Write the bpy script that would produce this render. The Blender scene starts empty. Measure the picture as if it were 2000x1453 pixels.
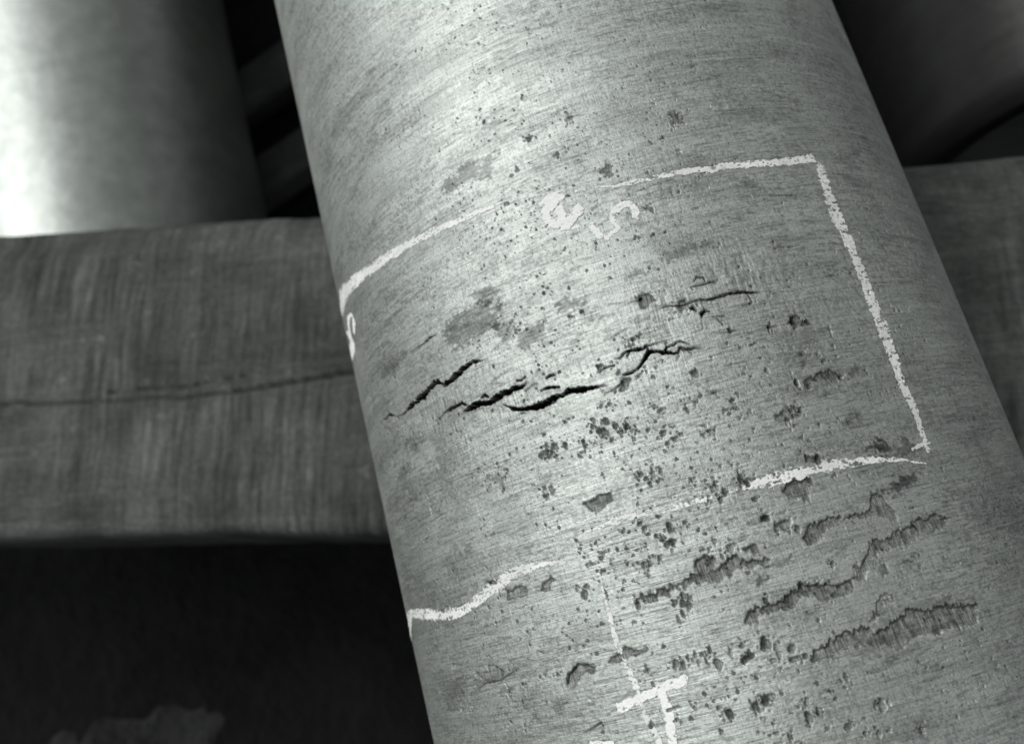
import bpy, bmesh, math, random
import numpy as np
from mathutils import Matrix, Vector

scene = bpy.context.scene
COL = scene.collection
rad = math.radians

# ------------------------------------------------------------------ camera
cam_data = bpy.data.cameras.new("camera")
cam = bpy.data.objects.new("camera", cam_data)
COL.objects.link(cam)
cam_data.sensor_fit = 'HORIZONTAL'
cam_data.sensor_width = 36.0
cam_data.lens = 32.4
cam_data.clip_start = 0.02
cam_data.clip_end = 2000.0
cam.matrix_world = Matrix(((0.9458756, 0.2931045, 0.1393164, 0.0),
                           (-0.2468957, 0.9285346, -0.2772472, 0.0),
                           (-0.2106226, 0.2278448, 0.9506445, 0.6394118),
                           (0, 0, 0, 1)))
cam_data.dof.use_dof = True
cam_data.dof.focus_distance = 0.445
cam_data.dof.aperture_fstop = 7.0
scene.camera = cam

# ------------------------------------------------------------------ light
SUN_AZ = rad(-44.0)      # measured from +Y towards +X
SUN_EL = rad(57.0)
world = bpy.data.worlds.new("World")
scene.world = world
world.use_nodes = True
wn = world.node_tree
wn.nodes.clear()
sky = wn.nodes.new("ShaderNodeTexSky")
sky.sky_type = 'NISHITA'
sky.sun_disc = False
sky.sun_elevation = SUN_EL
sky.sun_rotation = SUN_AZ
hsv = wn.nodes.new("ShaderNodeHueSaturation")       # black-and-white film: the sky's blue is not recorded
hsv.inputs['Saturation'].default_value = 0.04
bg = wn.nodes.new("ShaderNodeBackground")
bg.inputs['Strength'].default_value = 0.07
wo = wn.nodes.new("ShaderNodeOutputWorld")
wn.links.new(sky.outputs[0], hsv.inputs['Color'])
wn.links.new(hsv.outputs[0], bg.inputs['Color'])
wn.links.new(bg.outputs[0], wo.inputs['Surface'])

sun_data = bpy.data.lights.new("sun", 'SUN')
sun_data.energy = 1.5
sun_data.angle = rad(34.0)
sun_data.color = (1.0, 0.99, 0.965)
sun = bpy.data.objects.new("sun", sun_data)
COL.objects.link(sun)
sd = Vector((math.sin(SUN_AZ) * math.cos(SUN_EL), math.cos(SUN_AZ) * math.cos(SUN_EL), math.sin(SUN_EL)))
sun.rotation_euler = sd.to_track_quat('Z', 'Y').to_euler()

scene.view_settings.view_transform = 'Standard'
scene.view_settings.look = 'None'
scene.view_settings.gamma = 1.0
scene.view_settings.exposure = 0.46

# ------------------------------------------------------------------ noise helpers
def vnoise(x, y, seed):
    """smooth value noise, range about -1..1"""
    rng = np.random.RandomState(seed)
    T = rng.uniform(-1, 1, (256, 256)).astype(np.float32)
    xi = np.floor(x).astype(np.int64); yi = np.floor(y).astype(np.int64)
    fx = (x - xi).astype(np.float32); fy = (y - yi).astype(np.float32)
    fx = fx * fx * (3 - 2 * fx); fy = fy * fy * (3 - 2 * fy)
    x0 = xi & 255; x1 = (xi + 1) & 255; y0 = yi & 255; y1 = (yi + 1) & 255
    a = T[x0, y0] * (1 - fx) + T[x1, y0] * fx
    b = T[x0, y1] * (1 - fx) + T[x1, y1] * fx
    return a * (1 - fy) + b * fy

def fbm(x, y, seed, octaves=4, gain=0.5):
    v = 0; a = 1.0; t = 0
    for k in range(octaves):
        v = v + a * vnoise(x * 2.03 ** k + 17.3 * k, y * 2.03 ** k + 5.1 * k, seed + k)
        t += a; a *= gain
    return v / t

def sstep(e0, e1, x):
    t = np.clip((x - e0) / (e1 - e0), 0, 1)
    return t * t * (3 - 2 * t)

def seg_dist(S, Y, pts):
    """distance to a polyline of (s, y, w) and the width at the nearest point"""
    best = np.full(S.shape, 1e9, np.float32); wid = np.zeros(S.shape, np.float32)
    for (ax, ay, aw), (bx, by, bw) in zip(pts[:-1], pts[1:]):
        dx, dy = bx - ax, by - ay
        L = dx * dx + dy * dy + 1e-9
        t = np.clip(((S - ax) * dx + (Y - ay) * dy) / L, 0, 1)
        d = np.hypot(S - ax - t * dx, Y - ay - t * dy)
        m = d < best
        best = np.where(m, d, best); wid = np.where(m, aw + t * (bw - aw), wid)
    return best, wid

def poly_sd(S, Y, poly):
    """signed distance to a polygon, positive inside"""
    inside = np.zeros(S.shape, bool); best = np.full(S.shape, 1e9, np.float32)
    n = len(poly)
    for i in range(n):
        ax, ay = poly[i]; bx, by = poly[(i + 1) % n]
        dx, dy = bx - ax, by - ay
        t = np.clip(((S - ax) * dx + (Y - ay) * dy) / (dx * dx + dy * dy + 1e-9), 0, 1)
        best = np.minimum(best, np.hypot(S - ax - t * dx, Y - ay - t * dy))
        if abs(dy) > 1e-9:
            c = ((ay > Y) != (by > Y)) & (S < dx * (Y - ay) / dy + ax)
            inside ^= c
    return np.where(inside, best, -best)

# ------------------------------------------------------------------ objects helpers
def tag(o, label=None, cat=None, group=None, kind=None):
    if label: o['label'] = label
    if cat: o['category'] = cat
    if group: o['group'] = group
    if kind: o['kind'] = kind
    return o

def empty(name, loc, rz=0.0):
    o = bpy.data.objects.new(name, None)
    o.empty_display_size = 0.1
    o.location = loc; o.rotation_euler = (0, 0, rz)
    COL.objects.link(o)
    return o

def link(name, me, mat, parent=None):
    o = bpy.data.objects.new(name, me)
    COL.objects.link(o)
    if mat: me.materials.append(mat)
    if parent:
        o.parent = parent
    return o

def quads_mesh(name, V, Q, uv=None, attrs=None, smooth=True):
    me = bpy.data.meshes.new(name)
    nv, nq = len(V), len(Q)
    me.vertices.add(nv); me.vertices.foreach_set("co", np.ascontiguousarray(V, np.float32).ravel())
    me.loops.add(nq * 4); me.polygons.add(nq)
    me.loops.foreach_set("vertex_index", np.ascontiguousarray(Q, np.int32).ravel())
    me.polygons.foreach_set("loop_start", np.arange(0, nq * 4, 4, dtype=np.int32))
    if smooth:
        me.polygons.foreach_set("use_smooth", np.ones(nq, bool))
    me.update(calc_edges=True)
    if uv is not None:
        ul = me.uv_layers.new(name="surface")
        ul.data.foreach_set("uv", np.ascontiguousarray(uv[np.asarray(Q).ravel()], np.float32).ravel())
    for k, v in (attrs or {}).items():
        a = me.attributes.new(k, 'FLOAT', 'POINT')
        a.data.foreach_set("value", np.ascontiguousarray(v, np.float32).ravel())
    return me

def grid_quads(nr, nc, wrap=False):
    r = np.arange(nr - 1)[:, None]; c = np.arange(nc if wrap else nc - 1)[None, :]
    c1 = (c + 1) % nc
    return np.stack([r * nc + c, r * nc + c1, (r + 1) * nc + c1, (r + 1) * nc + c], -1).reshape(-1, 4)

class NT:
    """small helper for node materials"""
    def __init__(s, name):
        s.m = bpy.data.materials.new(name); s.m.use_nodes = True
        s.t = s.m.node_tree; s.b = s.t.nodes['Principled BSDF']
    def n(s, typ, **kw):
        nd = s.t.nodes.new("ShaderNode" + typ)
        for k, v in kw.items(): setattr(nd, k, v)
        return nd
    def l(s, a, b): s.t.links.new(a, b)
    def noise(s, vec, scale, detail=4, rough=0.55, sx=1, sy=1, sz=1):
        mp = s.n("Mapping"); mp.inputs['Scale'].default_value = (sx, sy, sz)
        s.l(vec, mp.inputs['Vector'])
        nz = s.n("TexNoise"); nz.inputs['Scale'].default_value = scale
        nz.inputs['Detail'].default_value = detail; nz.inputs['Roughness'].default_value = rough
        s.l(mp.outputs[0], nz.inputs['Vector'])
        return nz.outputs['Fac']
    def ramp(s, fac, stops):
        r = s.n("ValToRGB"); e = r.color_ramp.elements
        while len(e) < len(stops): e.new(0.5)
        for el, (p, c) in zip(e, stops):
            el.position = p; el.color = (c, c, c, 1) if not isinstance(c, tuple) else (*c, 1)
        s.l(fac, r.inputs[0]); return r.outputs[0]
    def math(s, op, a, b=None, c=None):
        nd = s.n("Math", operation=op)
        for i, v in enumerate((a, b, c)):
            if v is None: continue
            if isinstance(v, (int, float)): nd.inputs[i].default_value = v
            else: s.l(v, nd.inputs[i])
        return nd.outputs[0]
    def tint(s, fac, col):
        """grey value -> slightly green grey of the print"""
        nd = s.n("Mix", data_type='RGBA', blend_type='MULTIPLY'); nd.inputs[0].default_value = 1
        nd.inputs[7].default_value = (*col, 1); s.l(fac, nd.inputs[6])
        return nd.outputs[2]
    def bump(s, h, strength, dist):
        b = s.n("Bump"); b.inputs['Strength'].default_value = strength; b.inputs['Distance'].default_value = dist
        s.l(h, b.inputs['Height']); s.l(b.outputs[0], s.b.inputs['Normal'])
    def set(s, k, v):
        if isinstance(v, (int, float, tuple)): s.b.inputs[k].default_value = v
        else: s.l(v, s.b.inputs[k])

TINT = (0.93, 1.0, 0.953)

# ------------------------------------------------------------------ materials
def mat_pipe():
    k = NT("brushed corroded metal")
    uv = k.n("UVMap", uv_map="surface").outputs[0]
    tone = k.n("Attribute", attribute_name="tone").outputs['Fac']
    lines = k.noise(uv, 1, 5, 0.62, 26, 900)          # fine turning marks round the pipe
    lines2 = k.noise(uv, 1, 3, 0.6, 90, 2200)
    grain = k.noise(uv, 900, 3, 0.7)
    cross = k.noise(uv, 1, 3, 0.6, 1400, 45)          # faint scratches along the pipe
    big = k.noise(uv, 14, 4, 0.55)
    v = k.ramp(lines, [(0.30, 0.74), (0.47, 0.97), (0.62, 1.08)])
    v2 = k.ramp(lines2, [(0.32, 0.72), (0.48, 1.0), (0.7, 1.06)])
    g = k.ramp(grain, [(0.30, 0.60), (0.46, 0.95), (0.7, 1.14)])
    cr = k.ramp(cross, [(0.30, 0.84), (0.55, 1.03)])
    bg_ = k.ramp(big, [(0.25, 0.86), (0.7, 1.06)])
    p = k.math('MULTIPLY', k.math('MULTIPLY', v, v2), k.math('MULTIPLY', g, k.math('MULTIPLY', cr, bg_)))
    corr = k.n("Attribute", attribute_name="corrosion_shade").outputs['Fac']
    stria = k.noise(uv, 1, 3, 0.65, 1900, 130)
    sr = k.ramp(stria, [(0.34, 0.42), (0.50, 1.0), (0.66, 1.5)])
    cm = k.n("Mix", data_type='FLOAT'); k.l(corr, cm.inputs[0]); cm.inputs[2].default_value = 1.0; k.l(sr, cm.inputs[3])
    p = k.math('MULTIPLY', k.math('MULTIPLY', p, tone), cm.outputs[0])
    p = k.math('MULTIPLY', p, 0.565)
    p = k.math('MINIMUM', p, 0.85)
    k.set('Base Color', k.tint(p, TINT))
    k.set('Metallic', k.math('MULTIPLY_ADD', corr, -0.88, 0.88))
    k.set('Roughness', k.math('MULTIPLY_ADD', corr, 0.5, k.math('MULTIPLY_ADD', grain, 0.24, 0.44)))
    k.set('Specular IOR Level', k.math('MULTIPLY_ADD', corr, -0.4, 0.5))
    h = k.math('ADD', k.math('MULTIPLY', lines, 1.0), k.math('MULTIPLY', lines2, 0.5))
    h = k.math('ADD', h, k.math('MULTIPLY', grain, 0.8))
    h = k.math('ADD', h, k.math('MULTIPLY', cross, 0.5))
    h = k.math('ADD', h, k.math('MULTIPLY', k.math('MULTIPLY', stria, corr), 2.0))
    k.bump(h, 0.55, 0.0004)
    return k.m

def mat_chalk():
    k = NT("white chalk")
    tc = k.n("TexCoord").outputs['Object']
    nz = k.noise(tc, 900, 3, 0.6)
    k.set('Base Color', k.tint(k.ramp(nz, [(0.3, 0.80), (0.6, 0.92)]), (0.972, 1, 0.975)))
    k.set('Roughness', 0.95); k.set('Specular IOR Level', 0.1)
    k.bump(nz, 0.5, 0.0004)
    k.set('Alpha', k.n("Attribute", attribute_name="dust").outputs['Fac'])     # how thickly the chalk lies
    return k.m

def mat_wood(name, base, grain_axis_scale=(6, 90, 90), saw=True, dirt=0.5):
    k = NT(name)
    tc0 = k.n("TexCoord").outputs['Object']
    wob = k.n("TexNoise"); wob.inputs['Scale'].default_value = 7.0; wob.inputs['Detail'].default_value = 3
    k.l(tc0, wob.inputs['Vector'])
    va = k.n("VectorMath", operation='MULTIPLY_ADD'); k.l(wob.outputs['Color'], va.inputs[0])
    va.inputs[1].default_value = (0.02, 0.03, 0.03); k.l(tc0, va.inputs[2])
    tc = va.outputs[0]
    g = k.noise(tc, 1, 6, 0.65, *grain_axis_scale)
    g2 = k.noise(tc, 1, 4, 0.6, grain_axis_scale[0] * 3, grain_axis_scale[1] * 4, grain_axis_scale[2] * 4)
    big = k.noise(tc, 9, 5, 0.6)
    v = k.ramp(g, [(0.30, 0.72), (0.5, 0.98), (0.70, 1.25)])
    v2 = k.ramp(g2, [(0.3, 0.75), (0.65, 1.15)])
    b = k.ramp(big, [(0.3, 1 - dirt), (0.7, 1 + dirt * 0.6)])
    p = k.math('MULTIPLY', k.math('MULTIPLY', v, v2), b)
    h = k.math('ADD', g, k.math('MULTIPLY', g2, 0.4))
    if saw:                                             # marks of the saw across the grain, in patches
        s1 = k.noise(tc, 1, 5, 0.7, 120, 9.0, 9.0)
        s2 = k.noise(tc, 1, 4, 0.65, 34, 5.0, 5.0)
        rough = k.noise(tc, 160, 4, 0.7)
        patchy = k.ramp(k.noise(tc, 1, 4, 0.55, 5, 11, 5), [(0.36, 0.0), (0.60, 1.0)])
        sv = k.math('MULTIPLY', k.ramp(s1, [(0.30, 0.40), (0.5, 1.0), (0.70, 1.75)]), k.ramp(s2, [(0.34, 0.72), (0.5, 1.0), (0.66, 1.25)]))
        sm = k.n("Mix", data_type='FLOAT'); k.l(patchy, sm.inputs[0])
        k.l(k.math('MULTIPLY', v, v2), sm.inputs[2]); k.l(sv, sm.inputs[3])
        sp = k.ramp(k.noise(tc, 42, 2, 0.5), [(0.66, 1.0), (0.76, 1.7)])     # pale spots of mortar or paint
        p = k.math('MULTIPLY', k.math('MULTIPLY', sm.outputs[0], b), k.math('MULTIPLY', sp, k.ramp(rough, [(0.3, 0.75), (0.7, 1.25)])))
        h = k.math('ADD', k.math('ADD', h, s1), k.math('MULTIPLY', rough, 0.5))
    if saw:
        wood_tone = k.n("Attribute", attribute_name="wood_tone").outputs['Fac']
        p = k.math('MULTIPLY', p, wood_tone)
    p = k.math('MULTIPLY', p, base)
    k.set('Base Color', k.tint(p, TINT))
    k.set('Roughness', 0.85); k.set('Specular IOR Level', 0.15)
    k.bump(h, 0.6, 0.003)
    return k.m

def mat_plain(name, base, scale, lo, hi, rough, metallic=0.0, sx=1, sy=1, sz=1, bump=0.3, dist=0.002):
    k = NT(name)
    tc = k.n("TexCoord").outputs['Object']
    a = k.noise(tc, scale, 6, 0.6, sx, sy, sz)
    b = k.noise(tc, scale * 7, 4, 0.6)
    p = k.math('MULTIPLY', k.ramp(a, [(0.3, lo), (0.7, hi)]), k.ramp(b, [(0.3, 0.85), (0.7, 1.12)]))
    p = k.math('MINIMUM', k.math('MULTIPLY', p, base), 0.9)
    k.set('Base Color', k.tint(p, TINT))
    k.set('Roughness', rough); k.set('Metallic', metallic)
    if metallic == 0: k.set('Specular IOR Level', 0.12)
    k.bump(k.math('ADD', a, b), bump, dist)
    return k.m

M_PIPE = mat_pipe()
M_CHALK = mat_chalk()
M_BEAM = mat_wood("weathered timber", 0.086)
M_PLANK = mat_wood("dark timber", 0.06, saw=False)
M_PALE = mat_plain("bright bare metal", 0.40, 5, 0.78, 1.1, 0.46, 0.94, 1, 0.25, 1)
M_DARK = mat_plain("dark oxidised metal", 0.035, 6, 0.8, 1.2, 0.5, 0.5, 1, 12, 1)
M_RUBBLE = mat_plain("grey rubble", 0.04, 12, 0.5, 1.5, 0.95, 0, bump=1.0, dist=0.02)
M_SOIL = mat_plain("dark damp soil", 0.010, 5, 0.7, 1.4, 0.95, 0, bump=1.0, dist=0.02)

# ------------------------------------------------------------------ surface tables (mm on the unrolled pipe: arc length, position along the pipe)
CRACKS = [[(-196.1,146.7,0.14),(-182.4,146.1,0.62),(-172.9,145.6,1.16),(-167.3,143.1,0.42),(-163.0,141.4,0.52),(-157.0,141.1,0.52),(-154.0,140.1,0.8),(-146.0,141.2,1.89),
(-138.0,141.6,2.54),(-130.5,142.2,4.16),(-124.9,143.7,2.99),(-119.5,145.2,2.33),(-116.1,145.9,1.92),(-114.3,143.7,1.18),(-112.5,141.4,1.42),(-109.4,141.8,2.91),
(-104.3,142.3,2.56),(-97.8,143.8,2.39),(-92.9,144.6,1.57),(-88.9,145.5,0.98),(-84.3,144.3,0.37),(-79.9,143.2,0.14)],[(-124.8,124.7,0.18),(-117.7,127.0,0.44),
(-112.4,127.3,1.28),(-107.9,127.7,1.25),(-102.8,127.5,1.31),(-101.0,125.9,0.98),(-99.6,124.3,0.29)],[(-103.5,122.6,0.4),(-97.5,122.8,1.95),(-91.8,122.7,2.34),
(-87.9,121.5,1.85),(-83.2,121.3,2.39),(-78.4,121.9,3.38),(-74.8,122.3,3.33),(-70.3,122.5,1.88),(-67.1,122.5,1.38),(-64.1,121.9,0.93),(-61.7,122.7,0.39),
(-60.7,123.3,0.15)],[(-66.0,126.1,0.63),(-63.6,125.3,0.65),(-60.9,126.2,0.68)],[(-89.2,125.2,0.69),(-86.7,125.4,1.11),(-84.4,124.1,0.64)],[(-80.4,131.1,0.2),
(-70.1,132.5,0.19),(-66.0,133.4,0.1)],[(-83.3,130.5,0.14),(-73.3,127.2,0.14)],[(-77.1,117.1,0.27),(-74.3,115.1,0.63),(-71.1,113.0,1.24),(-66.3,111.0,1.77),
(-61.5,109.6,2.23),(-57.4,109.4,2.71),(-53.9,109.5,2.29),(-50.6,110.2,2.29),(-47.6,110.6,2.04),(-44.1,110.7,2.02),(-40.8,110.7,1.78),(-37.5,110.5,1.77),
(-34.3,110.1,1.98),(-31.6,109.6,1.98),(-28.9,109.6,1.54),(-26.2,109.4,0.97),(-24.0,109.1,0.44),(-21.4,108.5,0.26),(-20.3,107.6,0.13)],[(-56.8,108.0,0.55),
(-52.2,108.2,0.72),(-48.7,108.4,0.36)],[(-65.5,113.9,0.51),(-64.8,115.0,0.41)],[(-54.4,116.2,0.37),(-50.8,116.4,0.99),(-47.2,115.3,0.97),(-44.4,114.8,0.67)],[(-49.9,121.2,0.65),
(-47.3,121.7,0.91),(-45.2,121.4,0.36)],[(-24.1,107.1,0.17),(-23.7,105.3,0.21),(-22.2,104.2,0.26),(-19.5,104.2,0.26),(-17.1,104.7,0.35),(-14.5,105.9,0.52),
(-12.8,107.4,0.44)],[(-11.6,110.5,0.44),(-9.3,110.2,0.96),(-7.0,110.3,0.88),(-4.2,111.0,0.61),(-2.1,112.2,0.52),(0.3,114.2,0.6),(3.0,116.1,1.21),(4.2,116.4,0.87)],[(-23.8,115.0,0.22),
(-21.5,115.9,0.54),(-18.6,116.5,0.44),(-14.7,116.1,0.53)],[(-62.8,119.1,0.24),(-58.8,120.4,0.28),(-55.6,120.9,0.23)],[(-3.9,111.1,0.6),(-1.0,113.4,0.6),
(2.5,116.4,1.73),(3.5,116.5,1.05),(6.7,115.6,1.05),(10.7,114.3,1.05),(14.6,113.1,0.88),(16.8,113.1,0.6),(17.9,114.6,0.61),(20.1,113.8,0.44),(23.2,112.5,0.62),
(25.7,112.4,0.35),(29.8,111.2,0.13)],[(-13.1,118.9,0.22),(-11.0,118.5,0.44),(-8.8,120.0,0.62),(-6.8,120.8,0.8),(-3.7,120.7,1.06),(0.2,120.4,1.15),(3.6,120.0,0.79),
(6.3,120.0,0.35),(9.8,120.3,0.26),(13.3,120.2,0.18),(16.5,119.2,0.18)],[(-5.6,120.2,0.61),(-7.5,118.2,0.44)],[(10.9,115.1,1.05),(12.3,117.0,0.86),(15.9,117.3,0.87),
(17.5,118.2,0.61),(19.6,118.0,0.53),(21.3,116.2,0.44),(23.2,115.4,0.27)],[(2.6,116.8,0.84),(3.3,118.9,0.59)],[(13.7,139.0,0.13),(16.6,136.9,0.27),(20.0,136.6,0.45),
(23.7,135.7,0.63),(27.7,135.7,0.54),(30.4,135.7,0.45),(34.5,136.0,0.36),(38.1,134.8,0.36),(41.6,134.6,0.54),(45.7,134.7,0.63),(49.4,135.0,0.63),(53.4,134.8,0.46),
(58.6,133.8,0.37),(63.0,133.0,0.56),(65.2,132.6,0.28),(74.1,130.8,0.14)],[(32.8,143.3,0.36),(35.4,143.3,0.64),(40.3,143.0,0.63),(42.7,143.5,0.64),(45.6,142.6,0.36),
(47.2,144.3,0.17)],[(34.8,145.6,0.34),(36.8,147.5,0.45),(40.1,146.6,0.47),(40.3,144.6,0.44)],[(32.4,116.9,0.18),(33.9,116.8,0.22),(35.7,117.7,0.26),(39.1,117.0,0.27),
(43.7,116.3,0.35),(46.0,116.4,0.35),(48.9,115.9,0.18),(54.8,114.5,0.09)],[(26.0,120.3,0.13),(30.9,120.6,0.26),(32.1,121.4,0.25),(32.2,124.6,0.17)],[(-10.6,148.0,0.14),
(1.0,144.3,0.18),(5.8,143.9,0.36),(7.9,145.1,0.89)],[(-16.0,129.5,0.14),(-10.4,129.9,0.18),(-6.4,131.4,0.18),(-2.7,131.8,0.13)],[(38.3,125.8,0.36),(43.8,124.6,0.36)],[(40.1,124.4,0.36),
(41.6,120.7,0.36)],[(60.6,115.5,0.23),(63.9,114.5,0.41),(68.3,113.6,0.23)],[(63.5,114.6,0.53),(62.7,111.0,0.35)],[(58.4,135.9,0.28),(59.6,128.6,0.46)],[(58.9,128.0,0.36),
(54.3,127.9,0.45)],[(28.7,133.1,0.63),(30.3,133.1,0.82),(31.2,131.2,0.53)],[(33.6,128.9,1.03),(35.2,129.9,0.8),(37.8,129.0,0.55)],[(-133.8,169.0,0.29),(-123.3,169.1,0.39),
(-114.7,170.3,0.75),(-109.7,170.0,0.35)],[(29.7,136.3,0.23),(39.0,134.6,0.38),(47.0,135.7,0.61),(55.3,135.0,0.78),(62.6,133.3,0.63)],[(81.4,184.3,0.26),
(95.8,182.7,0.44),(107.2,180.9,0.27)],[(78.5,155.3,0.25),(89.7,153.2,0.41),(96.2,154.0,0.32)],[(-149.5,-17.2,0.28),(-135.0,-13.7,0.43),(-123.6,-14.0,0.42),
(-109.4,-10.7,0.25)],[(-78.8,-45.3,0.23),(-73.5,-43.9,0.38),(-69.3,-42.6,0.45),(-68.8,-43.9,0.36)],[(-81.4,-22.6,0.39),(-80.2,-19.2,0.44),(-72.9,-15.0,0.39),
(-65.5,-17.3,0.24)]]
SCRATCHES = [[(-108.3,110.6,0.63),(-107.0,102.7,0.84),(-106.7,95.3,0.53)],[(-105.5,110.5,0.53),(-105.7,95.0,0.63)],[(-102.4,109.4,0.51),(-101.9,99.4,0.51)],[(-110.2,112.1,0.44),
(-110.1,102.1,0.54)],[(-156.4,122.9,2.09),(-157.2,116.5,2.45),(-157.9,110.6,1.41)],[(-196.4,118.1,0.87),(-181.9,117.7,1.0)],[(-82.2,105.7,0.44),(-80.8,98.0,0.35)],[(-110.4,74.2,0.63),
(-109.7,61.0,0.5)],[(-105.9,71.9,0.47),(-103.2,59.2,0.46)],[(-107.1,74.1,0.37),(-106.4,61.0,0.36)],[(-106.1,12.7,0.33),(-102.0,3.7,0.33)],[(-64.7,52.8,0.28),
(-61.4,44.0,0.27)],[(82.9,244.8,0.46),(83.7,234.5,0.37)],[(94.2,243.7,0.37),(93.5,234.4,0.37)],[(104.9,229.9,0.31),(108.1,211.4,0.32)],[(67.5,207.2,0.26),
(70.0,192.7,0.26)],[(50.1,176.3,0.24),(54.3,160.2,0.24)],[(89.3,107.1,0.35),(90.5,97.3,0.26)],[(111.2,116.1,0.41),(114.7,106.7,0.31)]]
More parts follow.
